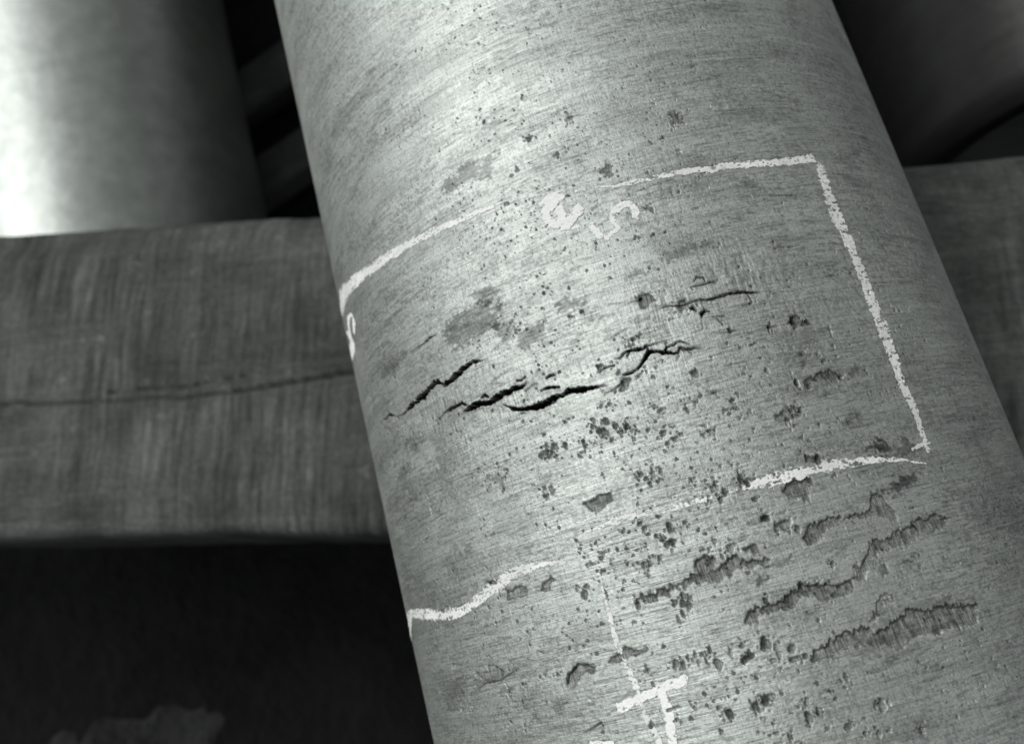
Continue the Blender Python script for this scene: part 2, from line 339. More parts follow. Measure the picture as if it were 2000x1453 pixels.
PITS = [(-22.7,147.6,0.94,0.98,1),(-28.5,147.1,1.11,0.73,1),(-22.0,117.5,1.38,1.41,1),(21.5,100.3,2.21,1.97,1),(-22.3,98.0,1.14,1.15,1),(-26.7,98.5,0.69,0.69,1),
(-32.5,93.6,1.08,1.07,1),(-33.4,90.3,1.08,1.07,1),(-25.9,90.9,1.37,1.68,1),(-28.7,86.5,1.9,1.9,1),(-30.8,87.2,1.53,1.52,1),(-22.5,86.8,1.35,1.36,1),(-17.7,85.2,1.64,1.66,1),
(-15.5,82.6,1.48,0.9,1),(-20.9,83.2,1.12,1.13,1),(-7.9,80.7,1.03,1.04,1),(-13.4,82.0,0.74,0.75,1),(-28.3,82.6,0.61,0.6,1),(-26.3,81.6,0.53,0.53,1),(-16.1,79.1,0.59,0.6,1),
(-2.2,89.8,0.73,0.75,1),(0.1,87.6,1.83,1.05,1),(12.6,84.6,0.87,1.19,1),(-1.4,76.8,1.45,1.48,1),(4.2,78.5,1.02,0.59,1),(5.8,74.1,0.72,0.74,1),(2.8,72.6,1.16,1.18,1),
(-0.5,71.4,0.72,1.18,1),(15.3,71.2,0.72,0.73,1),(19.5,71.8,1.3,1.32,1),(21.8,71.2,0.72,0.73,1),(16.9,75.2,0.58,0.59,1),(-59.6,88.7,0.84,0.78,1),(-55.4,87.2,1.82,1.7,1),
(-49.5,86.0,1.62,1.54,1),(-60.0,86.0,1.85,1.71,1),(-63.3,85.1,1.19,1.09,1),(-57.4,84.7,1.25,1.16,1),(-56.1,82.0,0.99,0.92,1),(-40.2,84.5,1.25,1.68,1),(-39.9,81.7,0.94,0.91,1),
(-43.9,79.0,0.71,0.68,1),(-17.5,60.9,1.17,1.17,1),(-12.3,59.8,1.16,1.75,1),(-7.9,60.0,0.72,1.6,1),(-15.3,58.5,1.17,1.16,1),(-14.5,56.1,1.02,1.01,1),(-9.0,56.3,0.51,0.51,1),
(4.6,51.6,0.71,1.29,1),(5.8,48.8,0.64,0.64,1),(10.8,49.9,0.78,0.78,1),(13.8,50.5,0.43,0.43,1),(12.4,45.8,0.99,1.42,1),(14.5,46.0,0.85,1.42,1),(17.7,42.6,1.13,1.69,1),
(14.2,40.4,0.85,0.84,1),(34.3,83.0,1.92,1.04,1),(37.8,85.9,0.74,0.75,1),(29.6,79.8,0.88,0.89,1),(28.4,78.3,0.58,0.59,1),(39.4,75.0,0.74,0.74,1),(35.9,74.4,0.59,0.59,1),
(35.1,78.7,0.66,0.67,1),(32.3,79.1,0.59,0.59,1),(31.2,77.9,0.44,0.44,1),(41.1,76.8,0.67,0.66,1),(27.2,46.8,1.14,1.7,1),(28.4,45.0,1.14,0.71,1),(19.3,54.3,0.5,0.5,1),
(27.1,52.9,0.5,0.5,1),(52.9,107.6,2.18,0.62,1),(54.9,93.4,0.93,1.36,1),(67.7,84.7,1.12,2.26,1),(57.3,67.6,0.92,1.9,1),(-66.9,64.8,1.2,1.07,1),(-62.8,68.1,1.01,0.91,1),
(-62.8,65.5,1.18,1.06,1),(-66.4,69.2,1.03,0.92,1),(34.1,128.7,1.52,1.89,1),(30.0,132.3,1.67,0.95,1),(-46.3,96.9,0.72,0.7,1),(-68.4,104.9,0.88,0.8,1),(-64.0,103.2,0.69,0.64,1),
(-67.5,109.3,1.06,0.56,1),(16.9,86.8,0.58,0.6,1),(21.0,89.4,0.59,0.6,1),(27.1,88.9,0.51,0.52,1),(25.7,89.2,0.37,0.37,1),(15.6,89.6,0.36,0.37,1),(44.2,116.6,1.23,1.24,1),
(76.9,114.8,1.69,2.04,1),(-2.4,125.5,0.67,1.1,1),(1.1,126.0,0.75,1.1,1),(-4.2,123.3,0.6,1.1,1),(22.1,111.7,0.45,0.77,1),(16.7,110.9,0.44,0.92,1),(1.6,105.1,0.66,0.69,1),
(-0.6,107.7,0.59,1.08,1),(-3.5,107.9,0.89,0.62,1),(-13.6,111.9,0.75,0.78,1),(31.4,106.0,0.6,0.61,1),(8.5,110.7,0.52,0.77,1),(-45.1,31.0,1.08,0.84,1),(-46.3,29.0,0.82,1.17,1),
(-60.4,14.1,1.52,2.33,1),(-58.7,18.3,1.13,1.0,1),(-28.1,20.2,0.94,1.47,1),(-27.5,15.4,0.6,0.98,1),(-20.1,21.5,0.84,1.31,1),(-22.8,23.2,0.68,0.66,1),(-24.6,39.1,1.2,1.67,1),
(-23.3,36.2,1.2,1.17,1),(-11.5,34.6,1.68,1.82,1),(-11.0,32.0,0.84,1.32,1),(-12.9,27.1,2.01,1.97,1),(-14.9,26.0,1.26,1.23,1),(-18.3,31.5,0.76,1.07,1),(-16.5,30.4,0.59,0.99,1),
(-4.2,33.8,1.25,1.15,1),(-33.6,38.0,0.79,0.76,1),(-29.2,27.9,1.73,0.58,1),(6.1,21.9,0.74,2.26,1),(2.9,19.5,0.74,1.29,1),(12.5,17.9,1.31,2.09,1),(9.5,16.0,0.49,0.8,1),
(7.4,15.5,0.41,0.96,1),(14.6,39.8,0.83,1.98,1),(8.9,40.2,0.58,0.74,1),(17.4,42.1,1.16,1.16,1),(31.3,26.6,2.33,2.03,1),(29.4,35.8,1.67,0.99,1),(-19.4,0.5,1.16,1.59,1),
(-15.1,2.6,0.99,1.75,1),(-15.6,-0.4,1.24,2.37,1),(-13.4,-1.7,1.48,2.37,1),(-17.4,-4.8,0.99,1.73,1),(-19.8,-6.5,0.83,2.36,1),(-36.2,3.6,1.47,3.22,1),(-26.7,-25.3,1.49,2.31,1),
(-23.9,-26.5,1.65,2.69,1),(-8.5,-29.4,1.6,1.97,1),(-10.2,-23.3,1.29,1.69,1),(-12.9,-26.9,0.4,1.37,1),(4.2,-24.2,0.96,1.52,1),(-1.7,-26.5,0.64,1.52,1),(6.5,-29.3,2.22,1.36,1),
(3.8,-30.2,1.9,1.36,1),(13.5,-25.8,1.59,3.18,1),(-10.1,-50.5,1.74,2.22,1),(-12.9,-50.6,0.48,2.22,1),(-14.0,-47.4,0.72,1.19,1),(-24.0,-45.0,0.81,0.9,1),(-15.7,-57.0,1.11,1.03,1),
(-26.4,-49.5,0.65,0.75,1),(-33.2,-48.0,0.99,0.9,1),(-34.2,-43.3,3.34,0.76,1),(-45.7,-48.2,1.03,1.52,1),(1.9,-50.7,1.57,2.64,1),(6.2,-49.1,1.41,2.65,1),(-40.5,-24.3,0.34,1.87,1),
(-52.2,27.2,0.55,0.5,1),(-55.4,27.5,0.56,0.84,1),(-42.9,26.4,0.45,0.58,1),(-41.1,11.9,1.06,0.49,1),(-39.4,15.8,0.44,0.57,1),(-35.4,14.6,0.43,0.41,1),(-24.9,19.5,0.43,0.57,1),
(-35.0,23.3,0.44,0.66,1),(-55.6,31.3,0.85,0.76,1),(-38.5,30.5,0.62,0.59,1),(-20.6,-24.3,0.66,1.69,1),(-17.2,-23.9,0.98,1.08,1),(-14.0,-23.9,0.97,0.77,1),
(-16.5,-26.8,0.49,1.53,1),(31.8,26.4,2.51,1.95,1),(38.9,21.1,3.03,3.1,1),(35.3,21.8,1.0,3.3,1),(44.1,17.3,1.42,1.74,1),(54.3,-0.9,1.23,1.32,1),(65.0,-4.6,1.38,0.94,1),
(5.9,-30.0,2.38,1.45,1),(3.3,-30.7,1.72,1.45,1),(13.7,-26.4,2.1,2.73,1),(18.2,-29.9,1.15,3.26,1),(23.9,-31.3,2.3,2.35,1),(23.4,-35.7,3.34,1.44,1),(14.7,-33.5,1.9,0.9,1),
(29.3,-35.4,1.73,1.62,1),(2.4,-50.7,1.51,3.0,1),(9.0,-47.9,2.26,1.59,1),(6.2,-49.2,1.69,1.77,1),(-9.9,-50.5,1.43,2.22,1),(23.3,-53.6,0.75,1.75,1),(22.5,-60.0,1.69,3.3,1),
(22.1,-58.6,1.31,1.74,1),(26.8,-58.4,1.04,2.61,1),(35.9,-55.4,0.95,0.87,1),(43.2,-47.9,1.17,1.77,1),(54.2,-63.2,1.97,2.77,1),(52.1,-62.2,1.18,1.39,1),(57.8,-62.8,0.8,1.22,1),
(37.9,-66.9,1.9,1.03,1),(36.1,-67.8,0.95,0.86,1),(28.0,-65.7,0.66,0.78,1),(48.6,-74.0,0.87,2.05,1),(53.6,-73.5,1.47,0.77,1),(6.8,-62.8,1.86,0.87,1),(11.7,-66.1,1.12,2.24,1),
(7.3,-66.8,2.32,0.6,1),(15.1,-68.2,1.86,0.6,1),(6.7,-58.8,0.75,0.7,1),(68.1,-76.0,1.22,1.03,1),(68.4,-77.8,1.02,0.85,1),(26.7,45.8,1.41,2.2,1),(28.8,43.2,0.91,1.4,1),
(34.3,-51.9,0.57,0.53,1),(21.9,-52.4,0.56,0.53,1),(19.5,-55.3,0.47,0.44,1),(43.2,-71.7,0.96,0.85,1),(39.6,-66.0,0.76,0.69,1),(37.5,-6.0,1.38,2.06,1),(41.2,-7.9,1.19,2.05,1),
(45.2,-7.9,1.2,1.68,1),(49.0,-8.4,1.62,0.93,1),(20.1,-8.5,1.36,1.86,1),(54.8,-10.4,1.43,1.12,1),(50.9,-14.1,2.22,1.48,1),(-104.2,56.3,2.23,0.65,1),(-120.3,-21.3,0.67,1.71,1),
(-118.7,-20.6,0.53,1.88,1),(-165.2,-23.9,1.07,1.09,1),(-154.7,-22.5,0.94,0.9,1),(-141.4,-8.4,1.97,1.08,1),(-107.8,-18.1,0.73,0.51,1),(-162.9,-1.3,2.53,1.5,1),
(-35.5,6.2,0.69,0.65,1),(-92.8,-16.1,0.88,0.66,1),(-85.9,-17.7,1.05,0.82,1),(-189.7,-12.5,1.88,0.77,1),(-63.3,19.0,0.96,0.84,1),(-149.0,82.1,1.12,1.42,1),
(-23.4,249.0,1.82,1.47,0.45),(0.5,252.3,1.61,1.46,0.45),(-45.4,269.7,1.06,0.86,0.45),(-11.7,234.9,0.81,0.9,0.45),(-34.2,235.1,0.84,1.45,0.45),(-38.2,233.3,1.19,0.82,0.45),
(-44.8,219.2,1.72,0.9,0.45),(-20.8,274.3,0.75,0.56,0.45),(-12.3,246.5,0.41,1.09,0.45),(54.2,236.3,2.53,1.44,0.45),(55.2,232.9,1.01,1.79,0.45),(50.1,232.3,0.67,1.25,0.45),
(10.6,217.1,2.68,2.27,0.45),(11.4,214.6,2.36,1.39,0.45),(30.3,209.1,0.79,0.87,0.45),(48.7,217.4,1.15,1.23,0.45),(36.4,225.5,0.81,0.88,0.45),(42.5,225.9,0.98,0.71,0.45),
(-11.5,234.8,0.97,1.26,0.45),(-23.5,249.5,2.16,1.28,0.45),(48.4,183.5,2.74,0.84,0.45),(24.7,190.4,1.25,1.35,0.45),(73.5,237.7,2.69,0.73,0.45),(25.8,188.8,0.78,1.69,0.45),
(57.3,201.3,0.67,0.69,0.45),(76.9,114.0,1.69,2.35,1),(83.5,112.8,1.22,1.89,1),(63.8,114.3,1.13,1.87,1),(67.3,83.7,1.12,2.55,1),(72.7,81.4,1.14,1.95,1),(83.5,94.7,0.86,1.54,1),
(85.4,92.0,1.56,1.07,1),(95.0,106.1,0.73,1.42,1),(44.0,117.4,1.07,1.09,1),(91.3,82.4,1.24,1.07,1),(59.4,47.6,0.76,1.43,1),(64.3,46.4,1.24,2.43,1),(56.0,67.5,0.69,1.9,1),
(60.4,69.1,1.09,0.88,1),(64.3,70.4,0.94,1.47,1),(26.5,47.0,1.14,1.7,1),(27.8,44.5,0.71,1.13,1),(23.7,47.0,0.5,0.5,1)]
PATCHES = [([(42.7,37.0),(47.6,38.8),(57.7,37.8),(58.1,35.7),(54.5,33.6),(54.2,29.1),(48.6,30.0),(45.2,31.9),(45.1,34.4)],1.5,1.0),([(45.0,14.2),(50.7,18.6),
(56.1,19.3),(65.8,19.9),(65.7,17.9),(57.0,16.1),(52.2,11.4),(50.6,8.4),(46.2,9.0)],1.2,1.0),([(66.5,16.2),(71.4,17.6),(78.0,17.6),(82.4,20.1),(84.9,26.1),
(89.8,24.0),(90.2,19.4),(93.8,14.1),(92.9,9.3),(87.9,11.4),(83.6,14.8),(76.0,15.5)],0.8,1.0),([(60.3,-10.8),(66.8,-4.8),(75.7,3.8),(81.1,3.5),(90.0,5.4),
(98.0,7.2),(102.4,4.8),(100.8,0.1),(93.0,-1.1),(86.2,-0.6),(79.2,-0.9),(74.1,-2.7),(72.4,-4.2),(79.1,-6.7),(79.9,-12.7),(74.9,-11.5),(70.0,-7.5),(64.5,-10.9)],1.0,1.0),
([(8.1,-15.8),(11.3,-10.5),(16.3,-9.9),(26.0,-9.6),(35.5,-7.3),(37.9,-6.1),(48.8,-8.9),(60.3,-10.8),(58.1,-14.0),(48.5,-15.4),(43.4,-15.5),(42.0,-11.4),
(34.6,-9.9),(31.0,-14.6),(21.5,-14.5),(16.0,-13.6),(12.3,-17.7)],1.7,1.0),([(30.8,-37.6),(34.9,-34.1),(41.1,-32.9),(48.9,-30.3),(60.9,-30.6),(61.8,-33.6),
(70.3,-33.0),(72.3,-30.7),(80.7,-29.0),(91.2,-30.1),(105.2,-32.0),(119.9,-34.3),(115.2,-42.8),(100.6,-41.3),(86.8,-39.8),(77.6,-41.2),(70.4,-43.1),(63.4,-39.9),
(54.3,-37.2),(46.4,-37.0),(38.1,-38.5),(32.2,-38.8)],1.5,1.0),([(99.3,7.4),(105.2,9.2),(115.7,9.2),(122.4,5.9),(116.9,0.9),(106.3,1.0),(102.5,3.7)],0.9,1.0),
([(60.6,-28.7),(63.5,-26.6),(66.7,-26.5),(67.9,-22.1),(71.7,-19.3),(76.6,-20.5),(76.0,-23.2),(69.9,-23.5),(66.8,-27.4),(62.5,-29.1)],0.6,0.4),([(-34.2,5.9),
(-32.7,8.0),(-24.0,7.3),(-20.7,7.3),(-20.6,4.8),(-25.5,5.3),(-32.5,4.3)],1.3,1.0),([(-20.7,7.3),(-13.6,8.6),(-11.5,10.1),(-4.3,9.8),(-4.5,6.6),(-7.5,7.4),
(-10.8,7.1),(-13.3,4.5),(-13.0,8.0),(-19.9,7.1)],1.0,1.0),([(-4.3,9.8),(-5.9,13.8),(-3.8,16.5),(4.1,15.6),(2.5,13.2),(-0.7,10.8),(5.0,10.9),(9.7,12.9),(14.0,13.7),
(14.4,10.0),(27.4,9.8),(26.6,7.6),(13.7,7.8),(5.6,5.1),(-0.9,4.9),(-4.5,6.6)],1.6,1.0),([(17.5,14.4),(21.1,15.5),(23.5,15.2),(23.7,12.3),(21.5,11.7),(20.6,14.0),
(18.7,13.3)],1.3,0.3),([(-48.6,54.6),(-44.1,57.1),(-34.1,57.2),(-34.3,53.4),(-38.5,51.6),(-43.3,50.5)],0.7,0.15),([(-105.3,23.9),(-103.9,26.2),(-97.3,28.2),
(-91.5,26.4),(-92.2,22.6),(-99.3,22.1)],0.9,0.2),([(-83.0,22.2),(-81.5,25.2),(-76.1,27.3),(-74.0,25.9),(-77.9,23.5),(-78.4,20.2)],1.0,0.2),([(-82.9,-24.4),
(-80.2,-19.2),(-72.8,-14.6),(-65.1,-17.4),(-66.7,-19.5),(-71.4,-19.3),(-75.1,-21.8),(-79.6,-26.6)],0.7,0.4),([(-130.5,-9.9),(-130.3,-5.6),(-125.9,-5.4),
(-119.4,-9.9),(-123.4,-13.6),(-128.7,-12.8)],0.6,0.4),([(-52.1,-13.8),(-45.1,-13.8),(-37.8,-15.5),(-43.3,-16.6),(-49.1,-18.5),(-57.5,-18.2),(-55.3,-15.5)],0.7,0.2),
([(-116.5,34.4),(-112.3,34.8),(-107.9,32.9),(-111.9,32.4)],0.5,0.2),([(70.7,80.3),(72.0,83.8),(79.9,85.3),(86.8,85.9),(91.6,83.1),(90.8,81.3),(84.4,82.1),
(74.7,82.5),(73.7,79.7)],0.9,1.0),([(74.7,113.7),(77.7,118.3),(80.6,117.3),(80.3,114.2),(83.8,114.8),(85.7,110.9),(82.2,110.7),(76.5,110.9)],0.7,0.8),([(51.8,72.6),
(57.0,72.5),(64.5,71.9),(64.2,68.9),(58.2,67.3),(51.4,69.3)],0.4,0.8),([(59.0,49.5),(61.9,48.1),(65.6,48.0),(65.2,43.7),(62.5,45.8),(58.4,46.8)],0.7,0.8),
([(-15.1,104.1),(-13.2,107.6),(-8.9,108.4),(-9.6,105.9),(-12.9,102.5),(-15.7,103.4)],0.5,0.4),([(6.1,141.9),(6.5,144.6),(8.6,147.3),(12.9,145.4),(13.8,142.3),
(9.4,139.4),(6.4,139.9)],0.7,0.8),([(23.7,136.9),(24.9,138.0),(27.7,137.2),(27.9,134.8),(26.5,133.3),(24.0,132.1),(24.2,134.4)],0.7,0.6)]
STAINS = [([(-80.7,245.0),(-78.0,250.2),(-68.8,249.2),(-67.0,252.0),(-59.7,252.9),(-54.0,249.1),(-44.4,249.9),(-40.6,247.2),(-46.0,244.2),(-49.4,238.6),
(-58.7,239.4),(-68.7,242.6),(-74.2,241.6)],0.62),([(-103.4,170.4),(-94.0,174.2),(-82.3,173.5),(-72.5,172.7),(-62.4,171.0),(-68.0,164.8),(-68.1,158.1),(-77.1,157.5),
(-85.7,156.0),(-92.6,154.5),(-102.3,159.4)],0.62),([(-70.1,158.0),(-58.6,155.9),(-61.8,148.0),(-68.9,149.1)],0.66),([(-77.5,182.7),(-70.0,181.1),(-61.9,175.9),
(-64.3,171.0),(-78.7,175.4)],0.66),([(-58.3,150.7),(-42.7,150.4),(-44.8,143.0),(-54.5,139.3),(-60.3,140.8)],0.62),([(-34.5,155.5),(-27.4,157.8),(-17.7,152.5),
(-22.5,149.4),(-30.7,151.6)],0.62),([(-171.8,171.3),(-156.7,173.8),(-138.7,172.8),(-140.3,168.9),(-152.3,166.4),(-169.1,167.4)],0.72),([(-163.2,124.7),(-149.2,125.5),
(-138.4,123.5),(-140.3,119.0),(-152.1,119.3)],0.75),([(-182.5,108.7),(-172.4,112.2),(-162.1,111.0),(-166.8,106.1),(-176.6,105.3)],0.7),([(-132.3,116.3),
(-116.5,111.7),(-126.9,80.2),(-138.0,84.2),(-133.3,103.0)],0.85),([(-100.9,83.0),(-94.2,87.2),(-87.5,85.9),(-89.4,77.0),(-96.3,77.6)],0.7),([(18.1,2.9),
(20.9,4.1),(25.5,1.9),(24.0,-1.1),(20.2,-1.0)],0.72),([(27.9,4.6),(32.2,5.9),(35.7,5.9),(34.5,3.9),(29.4,3.3)],0.78),([(55.8,-48.9),(60.6,-47.0),(67.9,-46.6),
(66.0,-48.8),(60.5,-49.7)],0.7),([(88.9,24.7),(91.0,26.8),(101.5,28.3),(108.7,30.0),(115.5,28.8),(110.0,24.6),(103.0,23.4),(95.3,22.9)],0.5),([(88.2,-7.9),
(90.8,-6.0),(96.4,-5.3),(94.7,-7.9),(90.6,-8.9)],0.6),([(53.0,2.5),(55.7,4.2),(62.1,4.6),(61.0,2.0),(55.6,1.4)],0.75),([(94.0,47.4),(100.5,48.2),(120.0,44.5),
(124.9,40.0),(116.7,38.1),(100.2,42.0),(93.8,44.3)],0.62),([(33.1,-19.8),(37.0,-17.1),(43.0,-16.8),(40.3,-21.7),(34.3,-22.0)],0.8),([(67.5,24.4),(85.3,24.4),
(86.3,21.2),(68.5,21.2)],0.8),([(80.3,76.0),(82.7,77.8),(88.4,77.5),(89.1,75.1),(83.2,75.1)],0.72),([(94.8,82.6),(97.7,85.2),(105.4,86.3),(103.6,84.3),(97.0,81.4)],0.7),
([(84.1,58.7),(87.0,61.9),(92.6,63.0),(92.5,60.8),(87.0,57.7)],0.65),([(64.7,96.2),(76.6,96.0),(75.5,93.1),(65.7,94.4)],0.8),([(89.3,45.1),(96.5,48.1),(104.6,48.1),
(103.3,45.4),(95.2,43.1)],0.6),([(71.1,46.0),(82.2,48.0),(87.7,45.4),(73.0,44.8)],0.7),([(65.5,109.2),(71.0,113.6),(78.6,109.8),(88.4,104.8),(81.1,99.0),
(71.0,102.6)],0.85),([(-21.3,144.1),(-19.3,145.8),(-15.5,145.2),(-16.0,140.9),(-20.4,141.7)],0.75),([(23.3,94.4),(25.1,95.4),(27.6,94.0),(26.0,91.4),(23.3,92.1)],0.8),
([(65.2,98.4),(71.7,100.9),(76.1,97.7),(73.5,92.8),(66.1,94.3)],0.78),([(-115.2,-23.3),(-105.4,-19.7),(-97.3,-19.4),(-99.4,-25.6),(-109.6,-28.2)],0.85),
([(-148.3,49.8),(-122.9,55.2),(-120.9,52.8),(-141.2,45.4)],0.85),([(-93.6,-31.4),(-87.6,-29.2),(-84.9,-30.5),(-90.4,-34.4)],0.75),([(-73.9,-33.2),(-68.7,-31.8),
(-67.9,-35.1),(-71.2,-36.8)],0.72),([(-184.3,-13.3),(-167.5,-10.0),(-153.2,-9.7),(-160.0,-19.8),(-182.8,-23.7)],0.82),([(5.6,28.2),(13.0,28.2),(18.7,28.3),
(14.9,26.5),(7.6,26.8)],0.85),([(12.9,30.7),(16.6,31.8),(19.1,29.4),(16.9,27.6),(13.1,28.6)],0.78),([(18.7,3.3),(25.6,4.7),(23.6,-1.2),(20.0,-0.2)],0.72),
([(51.7,237.3),(54.5,238.5),(58.1,236.9),(59.8,234.2),(56.1,230.5),(54.7,233.9),(50.0,230.5)],0.6),([(30.8,164.6),(46.8,166.1),(53.3,162.1),(41.2,160.9),
(17.1,159.6),(16.9,161.3)],0.72),([(4.6,158.6),(10.9,159.1),(13.2,156.7),(5.3,155.9)],0.72),([(102.9,136.0),(107.2,137.2),(109.9,134.8),(105.6,133.6)],0.6),
([(74.1,193.7),(83.6,194.0),(85.4,189.4),(77.4,188.8)],0.75)]
CHALK_LINES = [([(-250.1,232.8,1.42),(-250.4,244.4,3.43),(-223.9,242.7,15.17),(-199.5,240.1,9.29),(-174.0,236.0,7.34),(-144.6,231.2,6.31),(-113.1,227.4,5.24),
(-88.3,224.5,4.08),(-67.0,222.2,3.05),(-52.3,221.2,2.41)],0.92),([(-53.9,221.3,2.38),(-33.1,218.1,1.74),(-8.9,212.0,2.01),(11.8,207.0,2.29)],0.22),([(10.4,207.1,1.72),
(21.0,206.0,2.3),(30.3,205.3,2.59),(46.5,204.6,3.18),(65.7,203.4,3.82),(94.9,201.6,3.92),(114.9,202.1,4.57),(123.7,202.9,5.78)],0.8),([(127.6,196.9,6.18),
(125.9,182.8,7.31),(125.4,165.9,8.6),(127.0,153.7,8.4),(127.7,147.7,5.86),(126.9,127.1,6.87),(127.0,112.7,7.6),(126.6,90.1,7.05),(125.4,73.7,5.15),(127.3,59.9,4.83),
(126.4,48.0,3.6),(125.8,38.9,3.22)],0.85),([(116.6,41.3,2.16),(121.8,42.1,2.19),(128.4,42.2,1.24)],0.9),([(27.0,42.1,3.28),(38.1,42.1,5.63),(53.2,42.0,6.59),
(68.9,42.1,5.72),(90.5,40.4,3.43),(107.3,37.2,1.8),(121.3,33.1,1.07)],0.72),([(-55.5,41.6,2.45),(-45.5,42.8,3.4),(-35.8,44.2,5.29),(-20.5,43.6,4.29),(-6.1,41.9,3.31),
(4.1,41.5,2.35),(23.3,41.9,1.17)],0.46),([(-250.5,20.8,5.08),(-231.1,29.8,11.1),(-212.9,33.7,4.68),(-186.3,29.6,6.43),(-159.3,25.2,5.44),(-140.6,24.2,5.07),
(-130.3,26.3,4.49),(-114.2,30.3,6.5),(-94.4,34.8,5.63),(-81.4,34.3,3.45),(-66.1,32.1,2.18)],0.82),([(-50.6,17.9,1.04),(-50.7,7.8,1.8),(-50.7,1.8,2.56),(-51.1,-6.5,2.81),
(-50.7,-13.6,2.8),(-49.5,-20.0,3.28),(-48.3,-26.9,3.0),(-47.4,-34.0,2.98),(-46.5,-43.2,2.71),(-45.4,-50.1,2.94),(-44.3,-55.9,3.4),(-43.8,-64.7,3.36)],0.75)]
CHALK_MARKS = [([[(-57.1,-37.7,4.61),(-47.3,-36.0,3.92),(-36.7,-34.0,3.68),(-25.4,-32.0,4.52)],[(-36.7,-35.6,4.55),(-36.2,-44.2,4.26),(-37.6,-55.0,3.98),
(-39.3,-65.6,3.73)]],0.93),([[(-76.5,-50.8,3.16),(-66.8,-52.3,2.67)]],0.9),([[(-230.0,208.9,9.87),(-216.2,207.8,10.79),(-218.0,212.7,7.67),(-223.1,219.1,4.21),
(-230.0,222.9,1.76)],[(-216.6,215.3,6.97),(-216.2,220.5,6.21),(-211.3,224.2,5.9),(-204.3,224.8,2.05),(-199.6,221.7,3.81),(-199.2,217.4,6.41),(-203.1,212.9,4.55)]],0.96),
([[(-26.8,211.4,2.97),(-21.5,211.6,6.49),(-16.9,210.8,4.68)],[(-21.5,208.4,7.22),(-25.1,207.3,4.78),(-26.3,203.6,4.38),(-24.9,199.2,4.28),(-22.0,196.6,3.98),
(-19.1,197.7,4.04),(-18.0,201.1,3.78),(-18.7,204.3,4.28)],[(-18.4,194.1,5.24),(-13.9,197.4,5.21),(-9.5,200.5,5.19)]],1.0),([[(17.3,187.5,3.64),(18.1,191.4,3.68),
(16.5,195.1,3.36),(13.0,196.0,4.01),(9.1,194.4,3.9),(6.5,192.0,3.22),(5.9,188.4,3.14),(7.2,185.1,2.63)],[(7.2,184.1,2.77),(3.7,182.2,3.06),(0.3,181.1,3.39)],[(-5.0,190.6,3.16),
(-4.1,187.0,4.2),(-2.9,182.9,3.65)]],0.85)]
AXIAL = [(60.1,145.2,24.2,17.8,1),(24.8,134.7,27.7,12.6,0.9),(12.3,127.4,25.1,12.5,0.6),(-119.2,132.6,30.7,16.8,0.75),(-69.3,114.3,34.0,15.7,0.7),(-45.0,124.9,30.9,10.3,0.55),
(-3.1,110.6,29.9,11.2,0.5),(80.4,116.0,20.2,15.1,0.7),(84.7,82.6,22.3,12.4,0.5),(130.5,126.9,29.0,31.7,0.35),(128.7,87.1,23.2,41.2,0.3),(-247.3,104.6,16.6,83.2,0.25)]
DRIFTS = [(-23.6,85.3,27.3,7.4,0.9),(-54.0,84.6,17.7,7.6,1),(3.1,71.9,26.7,14.6,0.6),(32.8,78.9,17.0,9.7,0.9),(-27.0,30.6,38.4,14.4,0.4),(-53.3,30.4,14.7,14.7,0.7),
(14.5,216.4,15.9,10.6,1),(-22.0,205.7,31.9,16.0,0.8),(18.9,185.0,31.1,15.6,0.9),(-51.0,209.1,43.5,13.6,0.7),(1.8,250.4,16.2,8.1,0.8),(-41.0,267.7,22.3,8.4,0.6),
(-109.5,0.9,25.6,15.3,0.4),(0.4,55.0,38.5,9.6,0.4),(-92.7,82.2,10.5,10.5,0.8),(-68.6,65.4,10.1,10.1,0.6)]


# ------------------------------------------------------------------ the pipe
RAD = 200.0                                             # mm
SA, SB = -252.0, 252.0
YA, YB = -330.0, 800.0
gs = np.sin(SB / RAD) * np.linspace(-1, 1, 951)         # finer on top, wider spaced towards the flanks
gs = np.arcsin(gs) * RAD; gs[0], gs[-1] = SA, SB
gy = [YA]
while gy[-1] < YB:                                      # finest where the cracks are
    gy.append(gy[-1] + (0.42 + 0.22 * min(max((gy[-1] + 60) / 400, 0), 1) if -120 < gy[-1] < 465 else 1.7))
gy = np.array(gy); YB = gy[-1]
def ix_s(v): return np.clip(np.searchsorted(gs, v) - 1, 0, len(gs) - 2)
def ix_y(v): return np.clip(np.searchsorted(gy, v) - 1, 0, len(gy) - 2)
S, Y = np.meshgrid(gs, gy)                              # rows along the pipe
S = S.astype(np.float32); Y = Y.astype(np.float32)
H = np.zeros_like(S); TONE = np.ones_like(S); CORR = np.zeros_like(S)

def block(s0, s1, y0, y1):
    if s1 < SA or s0 > SB or y1 < YA or y0 > YB: return slice(0, 0), slice(0, 0)
    return slice(int(ix_y(y0)), int(ix_y(y1)) + 2), slice(int(ix_s(s0)), int(ix_s(s1)) + 2)

def bounds(pts, m):
    xs = [p[0] for p in pts]; ys = [p[1] for p in pts]
    return block(min(xs) - m, max(xs) + m, min(ys) - m, max(ys) + m)

